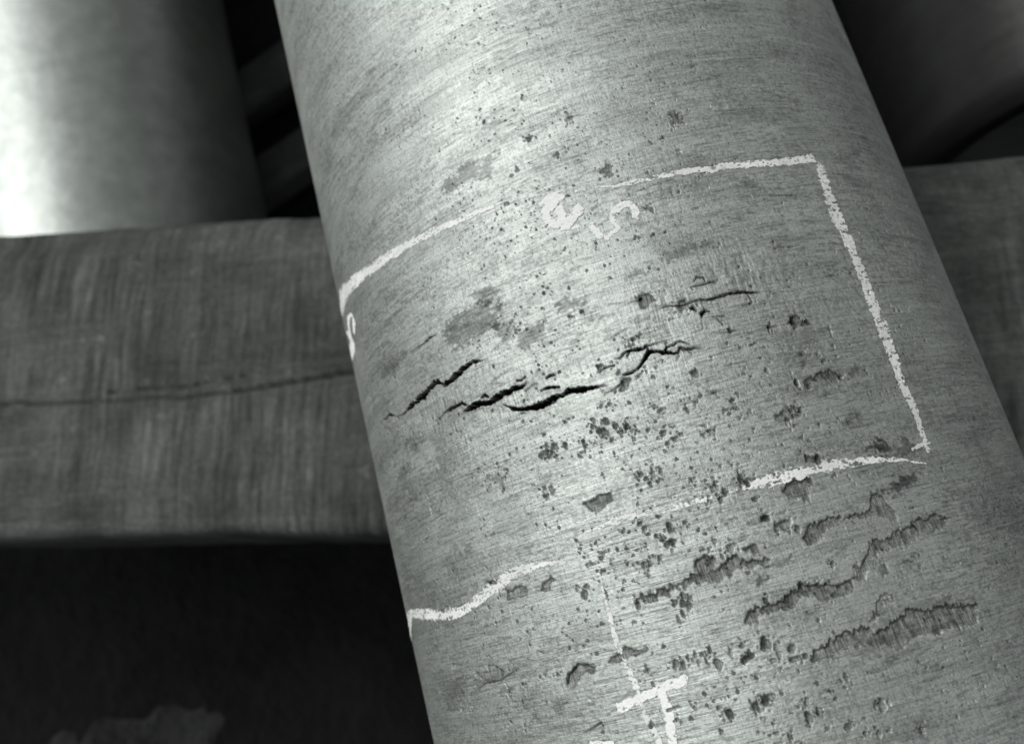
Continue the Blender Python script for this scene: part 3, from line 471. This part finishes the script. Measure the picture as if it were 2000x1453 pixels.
# broad form and weathering
H += 0.35 * fbm(S / 45, Y / 45, 1, 3)
H += 0.10 * fbm(S / 24, Y / 1.9, 11, 3)                 # turning marks round the pipe
H += 0.05 * fbm(S / 2.2, Y / 2.2, 21, 2)
lowf = fbm(S / 60, Y / 45, 31, 4)
TONE *= 1.0 + 0.10 * lowf
streak = fbm(S / 38, Y / 3.2, 41, 4)
TONE *= 1.0 + 0.16 * streak
dash = sstep(0.16, 0.42, fbm(S / 6.5, Y / 0.95, 45, 3)) * sstep(-0.35, 0.25, fbm(S / 30, Y / 24, 49, 3))
TONE *= 1.0 - 0.30 * dash
H -= 0.09 * dash
speck = sstep(0.12, 0.40, fbm(S / 1.3, Y / 1.1, 55, 2) + 0.35 * fbm(S / 26, Y / 18, 57, 3))
TONE *= 1.0 - 0.26 * speck
oxide = sstep(0.10, 0.34, fbm(S / 30, Y / 11, 51, 5) + 0.25 * vnoise(S / 1.7, Y / 1.2, 59))
TONE *= 1.0 - 0.17 * oxide

# the zones whose skin has opened into ridges along the pipe
RIDGE = np.zeros_like(S)
for (cs, cy, rs, ry, a) in AXIAL:
    RIDGE = np.maximum(RIDGE, a * np.exp(-((S - cs) / rs) ** 2 - ((Y - cy) / ry) ** 2))
rid = fbm(S / 0.95 + 0.4 * vnoise(S / 9, Y / 9, 61), Y / 7, 62, 3)
H += RIDGE * 0.22 * rid
H += RIDGE * 0.22 * fbm(S / 4.5, Y / 3.2, 66, 3)
TONE *= 1.0 + RIDGE * 0.60 * np.clip(rid, -1, 0.2)

# smooth darker spots where the bright skin is missing
n1 = fbm(S / 5.0, Y / 2.6, 71, 4); n2 = vnoise(S / 1.3, Y / 1.1, 79)
for poly, t in STAINS:
    b = bounds(poly, 8)
    if S[b].size == 0: continue
    sdist = poly_sd(S[b], Y[b], poly)
    m = sstep(-1.6, 1.6, np.minimum(sdist, 3.5) + 3.6 * n1[b] + 2.4 * n2[b]) * (0.92 + 0.4 * n1[b])
    TONE[b] *= 1 - min((1 - t) * 1.35, 0.7) * m
    H[b] -= 0.10 * m

# light scratches along the pipe
for pts in SCRATCHES:
    b = bounds(pts, 4)
    d, w = seg_dist(S[b], Y[b], pts)
    TONE[b] *= 1 + 0.38 * np.exp(-(d / (0.5 * w + 0.12)) ** 2) * sstep(-0.5, 0.2, n2[b])

# eroded patches, deepest under their upper edge, ridged along the pipe
rag_l = fbm(S / 6.0, Y / 5.0, 87, 2); rag_s = fbm(S / 1.15, Y / 30, 81, 3); rag = fbm(S / 2.4, Y / 2.4, 85, 3)
flake = fbm(S / 2.6, Y / 3.4, 93, 3); stri = fbm(S / 1.0 + 0.5 * vnoise(S / 6, Y / 5, 90), Y / 8, 91, 3); fine = fbm(S / 1.4, Y / 1.8, 95, 2)
for poly, depth, ridge in PATCHES:
    b = bounds(poly, 9)
    if S[b].size == 0: continue
    sdist = poly_sd(S[b], Y[b] + (0.3 + ridge) * 1.25 * rag_s[b] + 1.1 * rag[b] + 1.6 * rag_l[b], poly)
    m = sstep(-0.25, 0.55, sdist)
    inside = sdist > 0
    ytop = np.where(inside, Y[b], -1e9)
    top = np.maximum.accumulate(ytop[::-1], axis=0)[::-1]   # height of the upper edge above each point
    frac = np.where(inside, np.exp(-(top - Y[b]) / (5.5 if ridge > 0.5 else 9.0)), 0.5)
    d = depth * (0.30 + 0.70 * frac) * m
    H[b] -= d
    H[b] += m * (ridge * 0.16 * stri[b] + 0.16 * fine[b] + 0.42 * flake[b])
    TONE[b] *= 1 - m * (0.30 + 0.28 * min(ridge, 1) + 0.14 * np.clip(-stri[b] * 2.5, -0.5, 1) - 0.16 * flake[b])
    CORR[b] = np.maximum(CORR[b], m * (0.35 + 0.3 * ridge + 0.3 * frac))
    rim_shade = np.exp(-((sdist - 0.0) / 0.65) ** 2) * sstep(0.45, 1.0, np.where(inside, frac, 1.0) * np.where(Y[b] > np.mean([q[1] for q in poly]) - 3, 1, 0.6))
    TONE[b] *= 1 - 0.74 * rim_shade  # shadow line under the upper edge, painted into the tone
    CORR[b] = np.maximum(CORR[b], rim_shade)  # painted edge shade shares the mask with real corrosion

# pits
def stamp_pit(ps, py, rs, ry, depth, dark, seed):
    m = 1.7
    b = block(ps - rs * m - 1, ps + rs * m + 1, py - ry * m - 1, py + ry * m + 1)
    if S[b].size == 0: return
    q = np.hypot((S[b] - ps) / rs, (Y[b] - py) / ry) * (1 + 0.50 * vnoise(S[b] / (0.75 * rs + 0.3) + ps, Y[b] / (0.75 * ry + 0.3) + py, seed) + 0.25 * vnoise(S[b] / (0.3 * rs + 0.3), Y[b] / (0.3 * ry + 0.3) + ps, seed + 1))
    m_ = 1 - sstep(0.72, 1.05, q)
    H[b] = np.minimum(H[b], H[b] * (1 - m_) - depth * m_ * (1 - 0.35 * np.clip(q, 0, 1)) + 0.3 * H[b] * m_)
    m_ = 1 - sstep(0.85, 1.15, q)
    TONE[b] *= 1 - dark * m_
    CORR[b] = np.maximum(CORR[b], 0.8 * m_)

rng = random.Random(5)
for i, (ps, py, rs, ry, kk) in enumerate(PITS):
    rs = max(rs * 0.9, 0.45); ry = max(ry * 0.95, 0.45)
    dep = min(3.2, 1.5 * min(rs, ry) + 0.3) * (0.3 if kk < 0.9 else 1.0)
    stamp_pit(ps, py, rs, ry, dep, rng.uniform(0.30, 0.55) if kk > 0.9 else 0.45, 100 + i % 50)
    if rng.random() < 0.75:                             # crumbs beside the larger pits
        for q in range(rng.randint(1, 4)):
            a = rng.uniform(0, 6.28); r = rng.uniform(1.1, 2.8)
            stamp_pit(ps + math.cos(a) * rs * r, py + math.sin(a) * ry * r, rng.uniform(0.3, 0.65), rng.uniform(0.3, 0.8), 0.5, 0.5, 150 + q)

dens = fbm(S / 22, Y / 14, 171, 4)
count = 0
while count < 7600:                                     # fine pin holes, thicker in drifts
    ps = rng.uniform(-205, 205); py = rng.uniform(-130, 470) if rng.random() < 0.8 else rng.uniform(YA, YB)
    c = int(ix_s(ps)); r = int(ix_y(py))
    w = max(0.0, dens[r, c] * 1.6 + 0.12 + (0.22 if py > 190 and -70 < ps < 90 else 0.0))
    for (cs, cy, rs_, ry_, am) in DRIFTS:
        w += am * math.exp(-((ps - cs) / rs_) ** 2 - ((py - cy) / ry_) ** 2)
    if rng.random() > w: continue
    z = rng.random() ** 3
    k_ = 0.62 if py > 180 else 0.9
    stamp_pit(ps, py, k_ * (0.30 + 0.55 * z), k_ * (0.28 + 0.65 * z), k_ * (0.12 + 0.5 * z), 0.40 + 0.3 * z, 160 + count % 40)
    count += 1

# cracks: open splits in the wall with raised, crumbled lips
cn = fbm(S / 1.3, Y / 1.3, 201, 3); cw = fbm(S / 4.0, Y / 4.0, 207, 2)
for pts in CRACKS:
    wmax = max(p[2] for p in pts)
    b = bounds(pts, 6 + wmax)
    if S[b].size == 0: continue
    d, w = seg_dist(S[b] + 0.35 * cw[b] * min(wmax, 2), Y[b] + 0.55 * cw[b] * min(wmax, 2), pts)
    hw = np.maximum(w * 0.50, 0.26) * (1 + 0.75 * cn[b])
    m = 1 - sstep(0.62, 1.05, d / hw)
    thin = np.clip(w / 0.9, 0.25, 1)
    H[b] += np.clip(w - 0.6, 0, 2.5) * 0.10 * np.exp(-(d / (3.2 + w)) ** 2)
    H[b] -= m * np.clip(w * 3.6 - 0.6, 0.25, 8.5)
    m = (1 - sstep(1.2, 1.2 + 0.28 / hw, d / hw)) * sstep(0.05, 0.5, w)
    TONE[b] *= 1 - m * (0.55 + 0.43 * thin)  # dark rust deepened to near black, shade of the opening painted in
    CORR[b] = np.maximum(CORR[b], m)
    TONE[b] *= 1 - 0.12 * np.exp(-(d / (1.2 + 0.6 * w)) ** 2)

TONE = np.clip(TONE, 0.02, 1.5)

# mesh: dense where the photograph shows it, coarse beyond, closed round the back and at both ends
back = np.linspace(SB, 2 * math.pi * RAD + SA, 60)[1:-1]
ring = np.concatenate([gs, back])
ylo = np.array([-1500, -1100, -700, -400]); yhi = np.array([900, 1200, 1600, 2000, 2300])
rows = np.concatenate([ylo, gy, yhi])
HH = np.zeros((len(rows), len(ring)), np.float32); TT = np.ones_like(HH) * 0.84; CC = np.zeros_like(HH)
HH[4:4 + len(gy), :len(gs)] = H; TT[4:4 + len(gy), :len(gs)] = TONE; CC[4:4 + len(gy), :len(gs)] = CORR
fade = sstep(0, 12, np.minimum(gs - SA, SB - gs))[None, :] * sstep(0, 60, np.minimum(gy - YA, YB - gy))[:, None]
TT[4:4 + len(gy), :len(gs)] = 0.84 + (TONE - 0.84) * fade
HH[4:4 + len(gy), :len(gs)] *= fade
th = ring / RAD
r_ = (RAD + HH) / 1000.0
V = np.stack([r_ * np.sin(th)[None, :], np.broadcast_to((rows / 1000.0)[:, None], r_.shape), r_ * np.cos(th)[None, :]], -1).reshape(-1, 3)
UV = np.stack(np.broadcast_arrays((ring / 1000.0)[None, :], (rows / 1000.0)[:, None]), -1).reshape(-1, 2)
Q = grid_quads(len(rows), len(ring), wrap=True)[:, ::-1]
Z0 = -0.2                                               # underside of the pipe, top of the beam
pipe = empty("metal_pipe", (0, 0, Z0))
tag(pipe, "large corroded grey metal pipe with cracks, pits and white chalk marks, lying across the beam", "pipe")
me = quads_mesh("pipe_body", V, Q, UV, {"tone": TT.ravel(), "corrosion_shade": CC.ravel()})
body = link("pipe_body", me, M_PIPE, pipe)
body.location = (0, 0, -Z0)
tag(body, "grey brushed metal wall with rows of cracks and eroded pits")
def cap(yy, sgn):
    bm = bmesh.new()
    vs = [bm.verts.new((0.2 * math.sin(a) , yy, 0.2 * math.cos(a))) for a in np.linspace(0, 2 * math.pi, 64, endpoint=False)]
    vi = [bm.verts.new((0.17 * math.sin(a), yy, 0.17 * math.cos(a))) for a in np.linspace(0, 2 * math.pi, 64, endpoint=False)]
    vd = [bm.verts.new((0.17 * math.sin(a), yy - sgn * 0.6, 0.17 * math.cos(a))) for a in np.linspace(0, 2 * math.pi, 64, endpoint=False)]
    for i in range(64):
        j = (i + 1) % 64
        bm.faces.new((vs[i], vs[j], vi[j], vi[i])); bm.faces.new((vi[i], vi[j], vd[j], vd[i]))
    bm.faces.new(vd)
    bmesh.ops.recalc_face_normals(bm, faces=bm.faces)
    m = bpy.data.meshes.new("pipe_end"); bm.to_mesh(m); bm.free()
    o = link("pipe_end", m, M_DARK, pipe); o.location = (0, 0, -Z0)
cap(2.3, 1); cap(-1.5, -1)

# ------------------------------------------------------------------ chalk on the pipe
def h_at(s, y):
    i = ix_s(s); j = ix_y(y)
    fu = np.clip((s - gs[i]) / (gs[i + 1] - gs[i]), 0, 1); fv = np.clip((y - gy[j]) / (gy[j + 1] - gy[j]), 0, 1)
    Hf = H
    return (Hf[j, i] * (1 - fu) + Hf[j, i + 1] * fu) * (1 - fv) + (Hf[j + 1, i] * (1 - fu) + Hf[j + 1, i + 1] * fu) * fv

def chalk_mesh(strokes, cover, seed):
    st = 0.34
    Vs, Qs, Ds, base = [], [], [], 0
    for kx, pts in enumerate(strokes):
        wm = max(p[2] for p in pts)
        xs = np.arange(min(p[0] for p in pts) - wm, max(p[0] for p in pts) + wm, st)
        ys = np.arange(min(p[1] for p in pts) - wm, max(p[1] for p in pts) + wm, st)
        if len(xs) < 2 or len(ys) < 2: continue
        A, B = np.meshgrid(xs, ys)
        hh = h_at(A, B)
        sm = fbm(A / 9, B / 9, seed + 3, 2)
        d, w = seg_dist(A + 0.5 * sm, B + 0.5 * sm, pts)
        edge = d / (w * 0.54 * (1 + 0.30 * fbm(A / 2.2, B / 2.2, seed, 3)) + 1e-6)
        g = 0.8 * fbm(A / 1.1, B / 0.8, seed + 5, 3) + 0.5 * fbm(A / 4.5, B / 1.1, seed + 9, 3)
        hi = np.clip((hh - 0.35 * fbm(A / 45, B / 45, 1, 3)) * 1.2, -1.2, 0.35)
        score = g * 1.55 + hi * 1.1 + (cover - 0.5) * 1.15 - 0.75 * np.clip(edge, 0, 1.4) ** 3
        keep = (edge < 1.12) & (score > -0.50)
        kq = keep[:-1, :-1] & keep[1:, :-1] & keep[:-1, 1:] & keep[1:, 1:]
        if not kq.any(): continue
        q = grid_quads(len(ys), len(xs)).reshape(len(ys) - 1, len(xs) - 1, 4)[kq]
        lift = 0.30 + 0.16 * np.clip(g, -0.5, 1) + 0.05 * kx
        r = (RAD + hh + lift) / 1000
        v = np.stack([r * np.sin(A / RAD), B / 1000, r * np.cos(A / RAD)], -1).reshape(-1, 3)
        used, inv = np.unique(q, return_inverse=True)
        Ds.append((sstep(-0.50, 0.12, score) ** 1.3).ravel()[used]); Vs.append(v[used]); Qs.append(inv.reshape(-1, 4) + base); base += len(used)
    return np.concatenate(Vs), np.concatenate(Qs)[:, ::-1], np.concatenate(Ds)

CL = ["thick white chalk line curving over the pipe's left edge above the cracks",
      "faint remains of the chalk line beside the smeared figures",
      "white chalk line running right to the upper corner of the marked frame",
      "long white chalk line running along the pipe at the right of the cracks",
      "short chalk hook at the lower end of the long right-hand line",
      "grainy wide chalk dash at the lower right above an eroded patch",
      "faint grainy chalk dash below the pits in the middle",
      "bold wavy chalk stroke starting at the pipe's left edge, lower down",
      "thin broken chalk line running down the middle of the pipe at the bottom"]
for i, (pts, cov) in enumerate(CHALK_LINES):
    v, q, dst = chalk_mesh([pts], cov, 300 + 13 * i)
    dst = dst * (0.86 + 0.14 * vnoise(v[:, 0] * 90, v[:, 1] * 90, 340 + i))
    o = link("chalk_line", quads_mesh("chalk_line", v, q, None, {"dust": dst}), M_CHALK, pipe)
    o.location = (0, 0, -Z0); o['label'] = CL[i]
CM = [("chalk_numeral", "chalk figure of a bar and an upright, like a T or 4, over the thin broken line"),
      ("chalk_dash", "small chalk dash at the bottom left of the figure"),
      ("chalk_numeral", "narrow looped chalk figure on the left edge of the pipe"),
      ("chalk_numeral", "smeared chalk figure like a 2 lying on its side near the upper line"),
      ("chalk_numeral", "smeared open chalk figure like a 5, right of the looped one")]
for i, (strokes, cov) in enumerate(CHALK_MARKS):
    v, q, dst = chalk_mesh(strokes, cov + 0.15, 500 + 17 * i)
    dst = dst * (0.92 if i > 2 else 1.0)                # the two smeared figures are partly rubbed away
    o = link(CM[i][0], quads_mesh(CM[i][0], v, q, None, {"dust": dst}), M_CHALK, pipe)
    o.location = (0, 0, -Z0); o['label'] = CM[i][1]

# ------------------------------------------------------------------ the timber beam
BA = rad(-14.5)
beam = empty("timber_beam", (0.0, 0.225, -0.4), BA)
tag(beam, "broad weathered timber beam with saw marks and a long split, crossing under the corroded pipe", "beam")
bx = np.concatenate([np.linspace(-2.2, -1.0, 40)[:-1], np.arange(-1.0, -0.15, 0.0022), np.linspace(-0.15, 1.8, 120)])
HWB, TB, CH = 0.161, 0.2, 0.012
prof_t = np.concatenate([np.linspace(-HWB + CH, HWB - CH, 130)])
ny = len(prof_t)
X, P = np.meshgrid(bx, prof_t)                           # rows across
ztop = np.zeros_like(X)
ztop += 0.0012 * fbm(X * 1000 / 60, P * 1000 / 14, 601, 4)
ztop += 0.0009 * fbm(X * 1000 / 5.5, P * 1000 / 120, 605, 3) * sstep(-0.1, 0.3, fbm(X * 8, P * 11, 609, 2) + 0.2)
ztop -= np.abs(0.0)
splits = [[(-1.1, -0.024, 1.6), (-0.70, -0.030, 2.0), (-0.58, -0.031, 1.3), (-0.46, -0.029, 2.0), (-0.40, -0.025, 2.8), (-0.30, -0.013, 3.6), (-0.18, -0.005, 4.4), (0.1, 0.004, 4.5)],
          [(-0.56, -0.022, 0.3), (-0.47, -0.018, 0.9), (-0.40, -0.010, 0.3)]]
wood_tone = np.ones_like(X)
for sp in splits:
    d, w = seg_dist((X * 1000).astype(np.float32), (P * 1000 + 2.2 * fbm(X * 30, P * 8, 611, 4)).astype(np.float32), [(a * 1000, c * 1000, ww) for a, c, ww in sp])
    m = 1 - sstep(0.5, 1.2, d / (w * 0.55 + 0.4))
    ztop -= m * 0.005; wood_tone *= 1 - 0.35 * m  # splits sunk and darker in colour
# edges worn round
ztop -= 0.012 * sstep(HWB - 0.05, HWB - CH, P) ** 2 + 0.004 * sstep(-(HWB - 0.04), -(HWB - CH), P)
ztop -= 0.02 * sstep(0.48, 0.9, -X) * sstep(0.06, 0.16, P)
e_wob = 0.003 * fbm(bx * 14, bx * 0, 621, 4)
far = 0.016 + 0.035 * np.clip(-bx - 0.28, 0, 0.5)             # the far edge runs a little out of parallel
top = np.stack([X, P + far[None, :] * (P + HWB) / (2 * HWB), TB + ztop], -1)
def edge_row(p, z): return np.stack([bx, p + e_wob + (far if p > 0 else 0), np.full_like(bx, z)], -1)[None]
rowsB = np.concatenate([
    np.stack([bx, -HWB + 0.02 + 0 * bx, 0 * bx], -1)[None],
    edge_row(-HWB, 0.02), edge_row(-HWB, 0.09), edge_row(-HWB, TB - CH * 1.4), edge_row(-HWB + 0.004, TB - CH * 0.6),
    top,
    edge_row(HWB - 0.003, TB - CH * 2.0), edge_row(HWB, TB - CH * 3.0), edge_row(HWB, 0.09), edge_row(HWB, 0.02),
    np.stack([bx, HWB - 0.02 + 0 * bx, 0 * bx], -1)[None]], 0)
nr, nc = rowsB.shape[:2]
wv = np.ones((nr, nc)); wv[5:5 + ny] = wood_tone; wv[3:7] *= 1.15; wv[1:3] *= 0.6  # worn arris lighter, lower part of the near side darker
qb = grid_quads(nr, nc)
bot = np.stack([np.arange(nc - 1), (nr - 1) * nc + np.arange(nc - 1), (nr - 1) * nc + np.arange(1, nc), np.arange(1, nc)], -1)
me = quads_mesh("beam_body", rowsB.reshape(-1, 3), np.concatenate([qb, bot]), None, {"wood_tone": wv.ravel()})
link("beam_body", me, M_BEAM, beam)
def beam_end(xe, i):
    bm = bmesh.new(); vs = [bm.verts.new(tuple(rowsB[r, i])) for r in range(nr)]
    bm.faces.new(vs); m = bpy.data.meshes.new("beam_end"); bm.to_mesh(m); bm.free()
    link("beam_end", m, M_PLANK, beam)
beam_end(-2.2, 0); beam_end(1.8, nc - 1)

# ------------------------------------------------------------------ what lies behind and below
GZ = -0.92
def tube(name, r, y0, y1, wall, seg=96, wob=0.002, seed=1, ny=60):
    bm = bmesh.new(); rnd = random.Random(seed)
    ys = np.linspace(y0, y1, ny); rings = []
    for y in ys:
        rings.append([bm.verts.new(((r + wob * math.sin(3 * a + y * 7)) * math.sin(a), y, (r + wob * math.sin(2 * a - y * 5)) * math.cos(a))) for a in np.linspace(0, 2 * math.pi, seg, endpoint=False)])
    for A, B in zip(rings[:-1], rings[1:]):
        for i in range(seg):
            bm.faces.new((A[i], A[(i + 1) % seg], B[(i + 1) % seg], B[i]))
    for A, y, sg in ((rings[0], y0, 1), (rings[-1], y1, -1)):
        I = [bm.verts.new(((r - wall) * math.sin(a), y, (r - wall) * math.cos(a))) for a in np.linspace(0, 2 * math.pi, seg, endpoint=False)]
        D = [bm.verts.new(((r - wall) * math.sin(a), y + sg * 0.5, (r - wall) * math.cos(a))) for a in np.linspace(0, 2 * math.pi, seg, endpoint=False)]
        for i in range(seg):
            j = (i + 1) % seg
            bm.faces.new((A[i], A[j], I[j], I[i])); bm.faces.new((I[i], I[j], D[j], D[i]))
        bm.faces.new(D)
    bmesh.ops.recalc_face_normals(bm, faces=bm.faces)
    for f in bm.faces: f.smooth = len(f.verts) == 4
    m = bpy.data.meshes.new(name); bm.to_mesh(m); bm.free()
    return m

pale = link("pale_pipe", tube("pale_pipe", 0.259, 0.0, 3.2, 0.02), M_PALE)
pale.location = (-0.80, 0.44, GZ + 0.261)
tag(pale, "pale whitish pipe behind the timber beam at the upper left, out of focus", "pipe")

dark = link("dark_pipe", tube("dark_pipe", 0.235, 0.0, 2.6, 0.03, seed=4), M_DARK)
dark.location = (0.62, 0.40, GZ + 0.237 + 0.15)
dark.rotation_euler = (0, 0, rad(-4))
tag(dark, "dark grey pipe with an open end, beyond the right side of the corroded pipe", "pipe")

def box(name, lx, ly, lz, mat, parent=None, bev=0.004):
    bm = bmesh.new(); bmesh.ops.create_cube(bm, size=1)
    bmesh.ops.scale(bm, vec=(lx, ly, lz), verts=bm.verts)
    bmesh.ops.translate(bm, vec=(0, 0, lz / 2), verts=bm.verts)
    bmesh.ops.bevel(bm, geom=list(bm.edges), offset=bev, segments=2, affect='EDGES')
    m = bpy.data.meshes.new(name); bm.to_mesh(m); bm.free()
    return link(name, m, mat, parent)

def plank(p0, p1, wid, thick, z, label):
    dx, dy = p1[0] - p0[0], p1[1] - p0[1]
    o = box("plank", math.hypot(dx, dy) , wid, thick, M_PLANK)
    o.location = ((p0[0] + p1[0]) / 2, (p0[1] + p1[1]) / 2, z); o.rotation_euler = (0, 0, math.atan2(dy, dx))
    tag(o, label, "plank", "planks on the ground behind the beam")
    return o
plank((-0.75, 0.92), (0.25, 1.22), 0.09, 0.05, GZ, "plank between the pale and corroded pipes, the one nearer the beam")
plank((-0.80, 1.10), (0.20, 1.42), 0.10, 0.05, GZ, "plank between the pale and corroded pipes, the one farther from the beam")
blk = box("timber_block", 0.30, 0.24, 0.52, M_PLANK); blk.location = (0.12, 0.19, GZ); blk.rotation_euler = (0, 0, BA)
tag(blk, "dark timber block holding up the beam under the corroded pipe", "block")


# dark ground reaching to the horizon
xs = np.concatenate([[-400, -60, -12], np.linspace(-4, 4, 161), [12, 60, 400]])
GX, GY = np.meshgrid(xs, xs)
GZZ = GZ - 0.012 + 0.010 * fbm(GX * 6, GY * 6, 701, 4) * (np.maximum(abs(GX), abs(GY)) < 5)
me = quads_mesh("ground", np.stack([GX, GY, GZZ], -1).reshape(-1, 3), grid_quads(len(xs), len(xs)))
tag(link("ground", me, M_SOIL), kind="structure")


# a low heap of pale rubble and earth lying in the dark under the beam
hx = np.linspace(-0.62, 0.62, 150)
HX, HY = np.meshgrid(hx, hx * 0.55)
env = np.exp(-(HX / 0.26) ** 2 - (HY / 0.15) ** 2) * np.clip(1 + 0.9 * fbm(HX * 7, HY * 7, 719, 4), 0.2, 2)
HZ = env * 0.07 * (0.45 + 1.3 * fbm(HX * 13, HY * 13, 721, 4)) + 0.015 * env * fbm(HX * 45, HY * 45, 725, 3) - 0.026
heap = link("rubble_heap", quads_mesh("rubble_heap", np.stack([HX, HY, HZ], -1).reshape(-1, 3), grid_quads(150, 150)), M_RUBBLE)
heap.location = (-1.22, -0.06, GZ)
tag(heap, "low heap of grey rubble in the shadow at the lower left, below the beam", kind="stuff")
